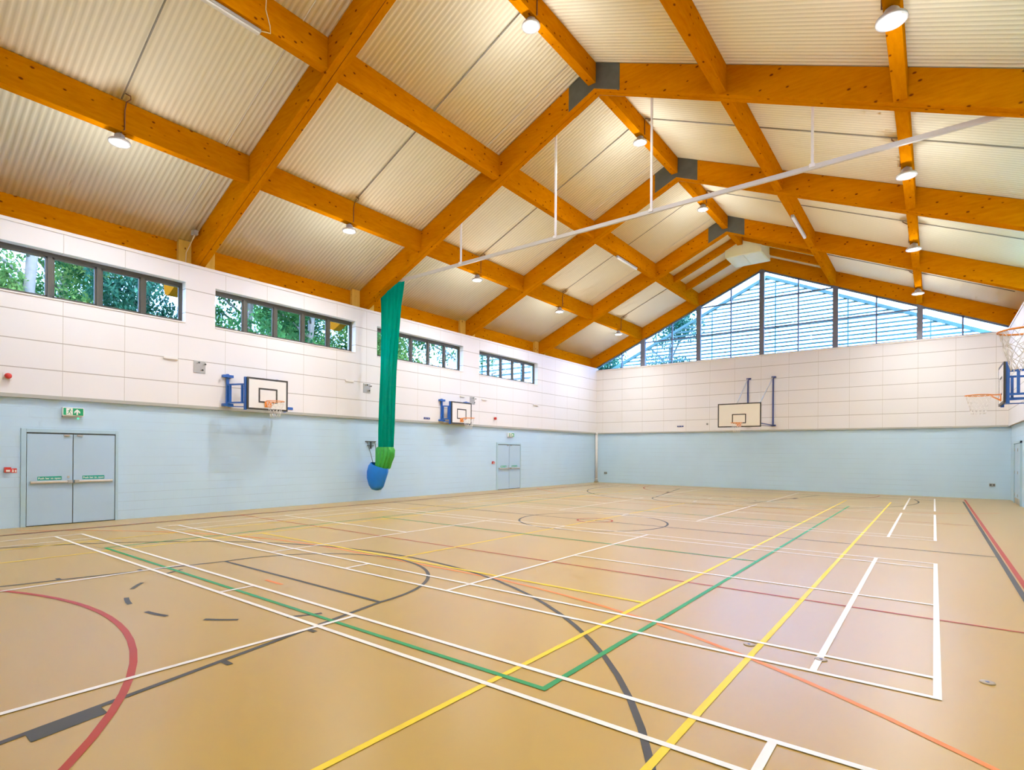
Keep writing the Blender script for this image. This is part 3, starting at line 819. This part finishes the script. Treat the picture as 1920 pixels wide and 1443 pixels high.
# fixing plates and covers on the cream panels
for y, z, lb in ((-22.14, 3.90, 'grey square anchor plate nearest the camera, between the first two windows'), (-16.62, 3.86, 'grey square anchor plate beside the green divider net'), (-11.08, 3.87, 'grey square anchor plate behind the second hoop')):
    t = thing('anchor_plate', lb, 'anchor plate', (.08, y, z), 'grey anchor plates on the panels')
    MB().box(.08, .095, y-.15, y+.15, z-.16, z+.16).build('plate', M['grey_steel'], t, bevel=.004)
    for a, b in ((-.06, .10), (.10, .07), (.03, -.09)):
        MB().tube([(.095, y+a, z+b), (.19, y+a, z+b)], .014, 8).build('bolt', M['steel'], t)
        MB().lathe((.19, y+a, z+b), [(.024, 0), (.024, .018), (.004, .018)], 10, axis='x').build('bolt_head', M['dark'], t)
for y, z, ln, lb in ((-22.86, 4.045, .34, 'beige cover strip nearest the camera, beside the first anchor plate'), (-17.35, 4.04, .34, 'beige cover strip just before the divider net'), (-11.72, 3.99, .30, 'beige cover strip above the second hoop'), (-10.3, 3.97, .34, 'beige cover strip between the second hoop and the far double door'), (-6.35, 4.02, .4, 'beige cover strip past the far double door, nearest the gable')):
    o = MB().box(.08, .125, y-ln/2, y+ln/2, z-.035, z+.02).build('cover_strip', M['ledge'] if False else M['cream'], loc=(.08, y, z), bevel=.008)
    tag(o, lb, 'cover strip', 'beige cover strips on the panels')
t = thing('fixing_plate', 'small navy fixing plate on the panel edge before the second hoop', 'fixing plate', (.08, -13.74, 2.98), 'small navy fixing plates')
MB().box(.08, .10, -13.90, -13.58, 2.945, 3.015).build('plate', M['navy'], t, bevel=.004)
for k in (-.07, .07): MB().box(.10, .106, -13.74+k-.018, -13.74+k+.018, 2.965, 2.995).build('bolt', M['grey_steel'], t)
t = thing('fixing_plate', 'small navy fixing plate on the gable wall beside the end hoop', 'fixing plate', (5.0, -.08, 3.12), 'small navy fixing plates')
MB().box(4.82, 5.15, -.10, -.08, 3.08, 3.15).build('plate', M['navy'], t, bevel=.004)
for k in (-.07, .07): MB().box(4.985+k-.018, 4.985+k+.018, -.106, -.10, 3.10, 3.13).build('bolt', M['grey_steel'], t)

# ------------------------------------------------------------------ basketball hoops
def net_part(parent, c, R, z0, h=.42):
    mb = MB(); n = 12; lv = 5
    def pt(i, k):
        f_ = k/lv; r = R*(1-.45*f_) ; a = 2*PI*(i + .5*(k % 2))/n
        return (c[0]+r*math.cos(a), c[1]+r*math.sin(a), z0-.01-h*f_)
    for i in range(n):
        for k in range(lv):
            mb.tube([pt(i, k), pt(i, k+1)], .0032, 4)
            mb.tube([pt(i + (1 if k % 2 else 0), k), pt(i + (0 if k % 2 else -1) + (0 if k % 2 else 0), k+1)] if k % 2 else [pt(i, k), pt(i-1, k+1)], .0032, 4)
    return mb.build('net', M['net_white'], parent)
def frame_rect(mb, X0, X1, y0, y1, z0, z1, w):
    mb.box(X0, X1, y0, y1, z0, z0+w); mb.box(X0, X1, y0, y1, z1-w, z1); mb.box(X0, X1, y0, y0+w, z0+w, z1-w); mb.box(X0, X1, y1-w, y1, z0+w, z1-w)
    return mb
def board_rim(t, X, bw, z0, z1, sq, sz0, sz1, mat, rz, rim_off=.38):
    """board in the plane x = X of the hoop's own space, facing +x"""
    bd = MB().box(X-.03, X, -bw/2, bw/2, z0, z1).build('backboard', mat, t)
    frame_rect(MB(), X-.032, X+.003, -bw/2-.002, bw/2+.002, z0-.002, z1+.002, .05).build('border', M['black'], bd)
    frame_rect(MB(), X, X+.0035, -sq/2, sq/2, sz0, sz1, .045).build('target_square', M['black'], bd)
    c = (X+rim_off, 0, rz)
    rm = MB().ring_torus(c, .235, .011)
    rm.bar((X, -.09, rz-.005), (X+rim_off-.2, -.12, rz), .02, .012); rm.bar((X, .09, rz-.005), (X+rim_off-.2, .12, rz), .02, .012)
    rm.bar((X+.01, -.06, rz-.13), (X+rim_off-.19, -.11, rz-.01), .02, .012); rm.bar((X+.01, .06, rz-.13), (X+rim_off-.19, .11, rz-.01), .02, .012)
    rm = rm.build('rim', M['rim'], t, smooth=False)
    MB().box(X, X+.012, -.10, .10, rz-.15, rz+.012).build('rim_bracket', M['rim'], rm, bevel=.004)
    net_part(rm, c, .225, rz)
    return bd
def wall_hoop(loc, rot, ext, lb, latch):
    t = thing('basketball_hoop', lb, 'basketball hoop', (0, 0, 0), 'wall mounted basketball hoops')
    board_rim(t, ext, 1.2, 2.82, 3.70, .56, 3.02, 3.43, M['board'], 3.05)
    for yy in (-.84, .62):
        mb = MB().box(.10, .16, yy-.035, yy+.035, 2.93, 3.79)
        mb = mb.build('wall_post', M['blue'], t, bevel=.004)
        for z in (3.72, 2.93): MB().box(.08, .20, yy-.14, yy+.14, z-.03, z+.045).build('wall_bracket', M['blue'], mb, bevel=.004)
        ye = -.62 if yy < 0 else .55
        xe = ext-.09
        a = MB()
        for z in (3.50, 3.00): a.bar((.16, yy, z), (xe, ye, z), .045)
        for f_ in (.14, .84):
            px, py = .16+(xe-.16)*f_, yy+(ye-yy)*f_
            a.bar((px, py, 3.0), (px, py, 3.50), .05)
        a.build('side_arm', M['blue'], t)
        MB().bar((.16, yy, 2.90), (xe, ye, 2.88), .025).build('brace_rod', M['blue'], t)
        MB().box(ext-.10, ext-.035, ye-.03, ye+.03, 2.80, 3.70).build('board_stile', M['blue'], t, bevel=.004)
    MB().box(ext-.07, ext-.035, -.55, .55, 3.52, 3.58).build('board_rail', M['blue'], t)
    MB().box(ext-.07, ext-.035, -.55, .55, 2.95, 3.01).build('board_rail', M['blue'], t)
    MB().box(ext-.085, ext-.035, -.50, -.43, 3.35, 3.68).build('height_adjuster', M['dark'], t)
    if latch: MB().box(.08, .10, .92, 1.17, 2.93, 3.01).build('latch_plate', M['blue'], t, bevel=.004)
    t.location = loc; t.rotation_euler = (0, 0, rot)
    return t
wall_hoop((0, -20.58, 0), 0, .75, 'white basketball hoop swung out below the second high window', True)
wall_hoop((0, -12.13, 0), 0, .44, 'white basketball hoop folded close to the window wall, past the divider net', False)
wall_hoop((W, -12.20, 0), PI, 1.15, 'basketball hoop seen edge-on, on the wall opposite the windows', False)
wall_hoop((W, -20.50, 0), PI, 1.15, 'basketball hoop on the opposite wall with only rim and net in view', False)
t = thing('basketball_hoop', 'large cream basketball hoop on long struts from the gable wall', 'basketball hoop', (0, 0, 0))
BX = 3.15
board_rim(t, BX, 1.8, 2.87, 3.92, .59, 3.03, 3.45, M['board_cream'], 3.04)
for ly, sy in ((-.39, -.12), (.73, .83)):
    p_ = MB().box(.08, .14, ly-.03, ly+.03, 3.02, 5.36).build('wall_post', M['navy'], t)
    for z in (3.05, 5.34): MB().box(.08, .17, ly-.06, ly+.13, z-.035, z+.035).build('wall_bracket', M['navy'], p_)
    MB().bar((.14, ly, 5.34), (BX-.06, sy, 3.88), .035).build('strut', M['grey_steel'], t)
    MB().bar((.14, ly, 3.06), (BX-.06, sy-.05, 3.04), .045).build('lower_arm', M['navy'], t)
    MB().bar((.14, ly, 3.02), (BX-.06, sy-.05, 2.93), .03).build('brace_rod', M['navy'], t)
    MB().box(BX-.09, BX-.03, sy-.03, sy+.03, 2.9, 3.9).build('board_stile', M['navy'], t)
t.location = (8.70, 0, 0); t.rotation_euler = (0, 0, -PI/2)

# ------------------------------------------------------------------ curtain track and divider net
TY, TZ = -16.37, 7.36
t = thing('curtain_track', 'white horizontal curtain track spanning the hall behind the second roof frame', 'curtain track', (CX, TY, TZ))
MB().box(.35, W-.35, TY-.03, TY+.03, TZ-.045, TZ+.045).build('rail', M['rail_grey'], t)
for x in (4.18, 7.54, 10.19, 13.52):
    r = MB().box(x-.022, x+.022, TY-.022, TY+.022, TZ, zc(x)).build('hanger_rod', M['white_metal'], t)
    MB().box(x-.05, x+.05, TY-.05, TY+.05, TZ-.01, TZ+.06).build('clamp', M['white_metal'], r)
def fold_ring(cx, cy, z, rx, ry, folds, amp, tilt=0.0, n=72, ph=0.0):
    out = []
    for k in range(n):
        a = 2*PI*k/n
        q = 1 + amp*math.sin(folds*a+ph) + amp*.5*math.sin((folds*2-3)*a+1.3*ph)
        u = rx*q*math.cos(a); v = ry*q*math.sin(a)
        out.append((cx+u, cy+v, z + tilt*u))
    return out
t = thing('divider_net', 'gathered green divider net hanging from the curtain track by the window wall', 'divider net', (1.0, TY, 7.3))
rg = []
for z, x0, x1, ry, am in ((7.31, .52, 1.62, .10, .10), (7.05, .54, 1.58, .11, .10), (6.5, .57, 1.47, .13, .10), (5.5, .59, 1.33, .16, .11), (4.4, .60, 1.22, .17, .12), (3.3, .55, 1.16, .18, .12), (2.4, .50, 1.13, .17, .12), (1.80, .48, 1.11, .16, .10)):
    rg.append(fold_ring((x0+x1)/2, TY, z, (x1-x0)/2, ry, 11, am, ph=z*.25))
MB().rings(rg, cap=False).build('netting', M['net_green'], t, recalc=False)
rg = []
for cx, z, rx, am, tl in ((.87, 1.84, .33, .05, 0), (.87, 1.74, .40, .07, .0), (.86, 1.5, .37, .10, .03), (.80, 1.30, .32, .10, .08), (.74, 1.08, .28, .10, .15)):
    rg.append(fold_ring(cx, TY-.08, z, rx, .20, 13, am, tl, ph=1.5*z))
lab(MB().rings(rg, cap=False).build('skirt', M['skirt'], t, recalc=False), 'leaf green solid lower band')
rg = []
for cx, z, rx, ry, tl in ((.66, 1.22, .38, .21, -.28), (.60, 1.10, .44, .235, -.26), (.53, .92, .44, .24, -.22), (.49, .72, .40, .23, -.16), (.50, .52, .31, .20, -.08), (.51, .40, .20, .14, 0), (.52, .365, .05, .04, 0)):
    rg.append(fold_ring(cx, TY-.14, z, rx, ry, 5, .025, tl, ph=2*z))
t = thing('storage_bag', 'bright blue fabric storage bag holding the foot of the green net', 'bag', (.5, TY-.1, .4))
rr = MB().rings(rg, cap=False); rr.build('sack', M['bag'], t, recalc=False)
MB().tube([(.05, -16.55, 2.02), (.18, -16.5, 1.6), (.30, -16.5, 1.30)], .010).build('strap', M['dark'], t)
MB().tube([(.05, -16.22, 2.02), (.15, -16.25, 1.7), (.32, -16.3, 1.38)], .010).build('strap', M['dark'], t)
mb = MB(); mb.box(.0, .04, -16.6, -16.16, 2.02, 2.05); mb.box(.0, .04, -16.52, -16.26, 1.88, 1.905); mb.box(.0, .05, -16.40, -16.36, 1.78, 2.05)
mb.build('wall_hook', M['dark'], t)

# ------------------------------------------------------------------ pendant lamps
LAMPS = [(2.77, 'lower purlin above the high windows', 7.945, 7.74), (8.82, 'ridge beam', 10.70, 10.52), (14.943, 'lower purlin opposite the high windows', 7.93, 7.72)]
LY = [-24.85, -19.38, -13.95, -8.5, -2.85]
LBN = ['bay nearest the camera', 'bay in front of the divider net', 'bay just behind the divider net', 'bay between the two farthest roof frames', 'bay touching the gable window']
def make_lamp(x, y, zbm, zl):
    t = thing('pendant_lamp', 'x', 'lamp', (x, y, zl), 'pendant high bay lamps')
    MB().lathe((x, y, zl), [(.15, .004), (.158, -.012), (.188, -.012), (.195, .006), (.185, .035), (.13, .065), (.095, .08), (.088, .15), (.06, .175), (.005, .175)], 28).build('housing', M['lamp_metal'], t)
    MB().lathe((x, y, zl), [(.145, .006), (.14, -.006), (.09, -.014), (.004, -.017)], 28).build('lens', M['lens'], t)
    mb = MB(); mb.tube([(x-.10, y, zl+.05), (x-.085, y, zl+.15), (x, y, zl+.2), (x+.085, y, zl+.15), (x+.10, y, zl+.05)], .010)
    mb.tube([(x, y, zl+.2), (x, y, zbm+.01)], .012)
    mb.build('bracket', M['lamp_metal'], t)
    s = 1 if x < CX+.5 else -1
    dx = .118
    MB().tube([(x+s*.02, y, zl+.16), (x+s*.06, y+.02, zl+.22), (x+s*dx, y+.05, zbm+.04), (x+s*dx, y+.05, zbm+.42), (x+s*(dx+.02), y+.07, zbm+.58), (x+s*(dx+.10), y+.12, zc(x+s*.2)-.03), (x+s*(dx+.15), y+.10, zc(x+s*.26)-.02), (x+s*(dx+.15), y+.01, zc(x+s*.26)-.012)], .011, 6).build('cable', M['cable_brown'], t)
    return t
for i, (x, nm, zbm, zl) in enumerate(LAMPS):
    first = None
    for y, bn in zip(LY, LBN):
        if i == 1 and y > -3: continue
        lb = 'lit pendant lamp, %s, %s' % (nm, bn)
        if first is None:
            first = make_lamp(x, y, zbm, zl); first['label'] = lb
        else: dup(first, (x, y, zl), lb)
        la = bpy.data.lights.new('lamp_beam', 'AREA'); la.shape = 'DISK'; la.size = .22; la.energy = 98.0
        la.color = (0.96, 0.98, 1.0); la.spread = math.radians(150); la.specular_factor = 0.4
        lo = bpy.data.objects.new('lamp_beam', la); COL.objects.link(lo); lo.location = (x, y, zl-.045)
        la = bpy.data.lights.new('ceiling_fill', 'POINT'); la.energy = 60.0; la.specular_factor = 0.1; la.shadow_soft_size = .16; la.color = (0.97, 0.98, 1.0)  # added fill light below each pendant to brighten the deck, no fitting there
        lo = bpy.data.objects.new('ceiling_fill', la); COL.objects.link(lo); lo.location = (x, y, zl-.85)

# battens
def batten(x, ya, yb, z, lb, cable=False):
    t = thing('batten_light', lb, 'batten light', (x, (ya+yb)/2, z), 'long batten lights on the upper purlins')
    MB().box(x-.045, x+.045, ya, yb, z-.06, z-.003).build('housing', M['grey_steel'], t, bevel=.008)
    MB().box(x-.04, x+.04, ya+.02, yb-.02, z-.10, z-.06).build('diffuser', M['white_metal'], t, bevel=.015)
    if cable: MB().tube([(x+.11, yb+.05, zc(x)-.05), (x+.112, yb+.04, z+.35), (x+.115, yb+.12, z+.1), (x+.105, yb+.14, z-.02), (x+.02, yb-.02, z-.03)], .009).build('cable', M['cable_pale'], t)
batten(5.83, -25.4, -23.62, 9.28, 'white batten light under the upper purlin, bay nearest the camera', True)
batten(5.83, -9.30, -7.5, 9.28, 'white batten light under the upper purlin above the high windows, far bay')
batten(11.88, -9.30, -7.1, 9.275, 'white batten light under the upper purlin opposite the high windows')

# ------------------------------------------------------------------ sky and daylight
wd = bpy.data.worlds.new('sky'); SC.world = wd; wd.use_nodes = True
nt = wd.node_tree; nt.nodes.clear()
wo = nt.nodes.new('ShaderNodeOutputWorld'); bg = nt.nodes.new('ShaderNodeBackground')
bg.inputs[0].default_value = (0.28, 0.45, 1.0, 1); bg.inputs[1].default_value = 17.0
nt.links.new(bg.outputs[0], wo.inputs[0])
sun = bpy.data.lights.new('sun', 'SUN'); sun.energy = 3.0; sun.angle = math.radians(3); sun.color = (1, .95, .85)
so = bpy.data.objects.new('sun', sun); COL.objects.link(so); so.rotation_euler = (math.radians(42), 0, math.radians(68))

# ------------------------------------------------------------------ camera (fitted to the photograph at 1920 x 1443)
FPX, U0, V0 = 1038.3733, 934.1204, 846.5794
yaw, pit, roll = 0.6667, 0.0014, -0.0068
fw = Vector((-math.sin(yaw)*math.cos(pit), math.cos(yaw)*math.cos(pit), math.sin(pit)))
rt = Vector((math.cos(yaw), math.sin(yaw), 0)); dn = fw.cross(rt)
cr, sr = math.cos(roll), math.sin(roll)
r2 = rt*cr + dn*sr; d2 = dn*cr - rt*sr
cam = bpy.data.cameras.new('camera'); co = bpy.data.objects.new('camera', cam); COL.objects.link(co)
mw = Matrix((( r2.x, -d2.x, -fw.x, 15.4356), (r2.y, -d2.y, -fw.y, -28.7881), (r2.z, -d2.z, -fw.z, 1.6824), (0,0,0,1)))
co.matrix_world = mw
cam.sensor_fit = 'HORIZONTAL'; cam.sensor_width = 36.0; cam.lens = FPX/1920*36
cam.shift_x = (960-U0)/1920; cam.shift_y = (V0-721.5)/1920
cam.clip_start = .05; cam.clip_end = 300
SC.camera = co
SC.view_settings.view_transform = 'Standard'
SC.view_settings.look = 'None'
SC.view_settings.exposure = 0.28
SC.view_settings.gamma = 1.1
SC.cycles.use_denoising = True
SC.cycles.caustics_reflective = False; SC.cycles.caustics_refractive = False
SC.cycles.glossy_bounces = 3; SC.cycles.transmission_bounces = 4
SC.cycles.use_adaptive_sampling = True; SC.cycles.adaptive_threshold = 0.15; SC.cycles.adaptive_min_samples = 12
SC.cycles.max_bounces = 8; SC.cycles.diffuse_bounces = 4; SC.cycles.transparent_max_bounces = 16
SC.cycles.sample_clamp_indirect = 6.0
SC.cycles.use_light_tree=False
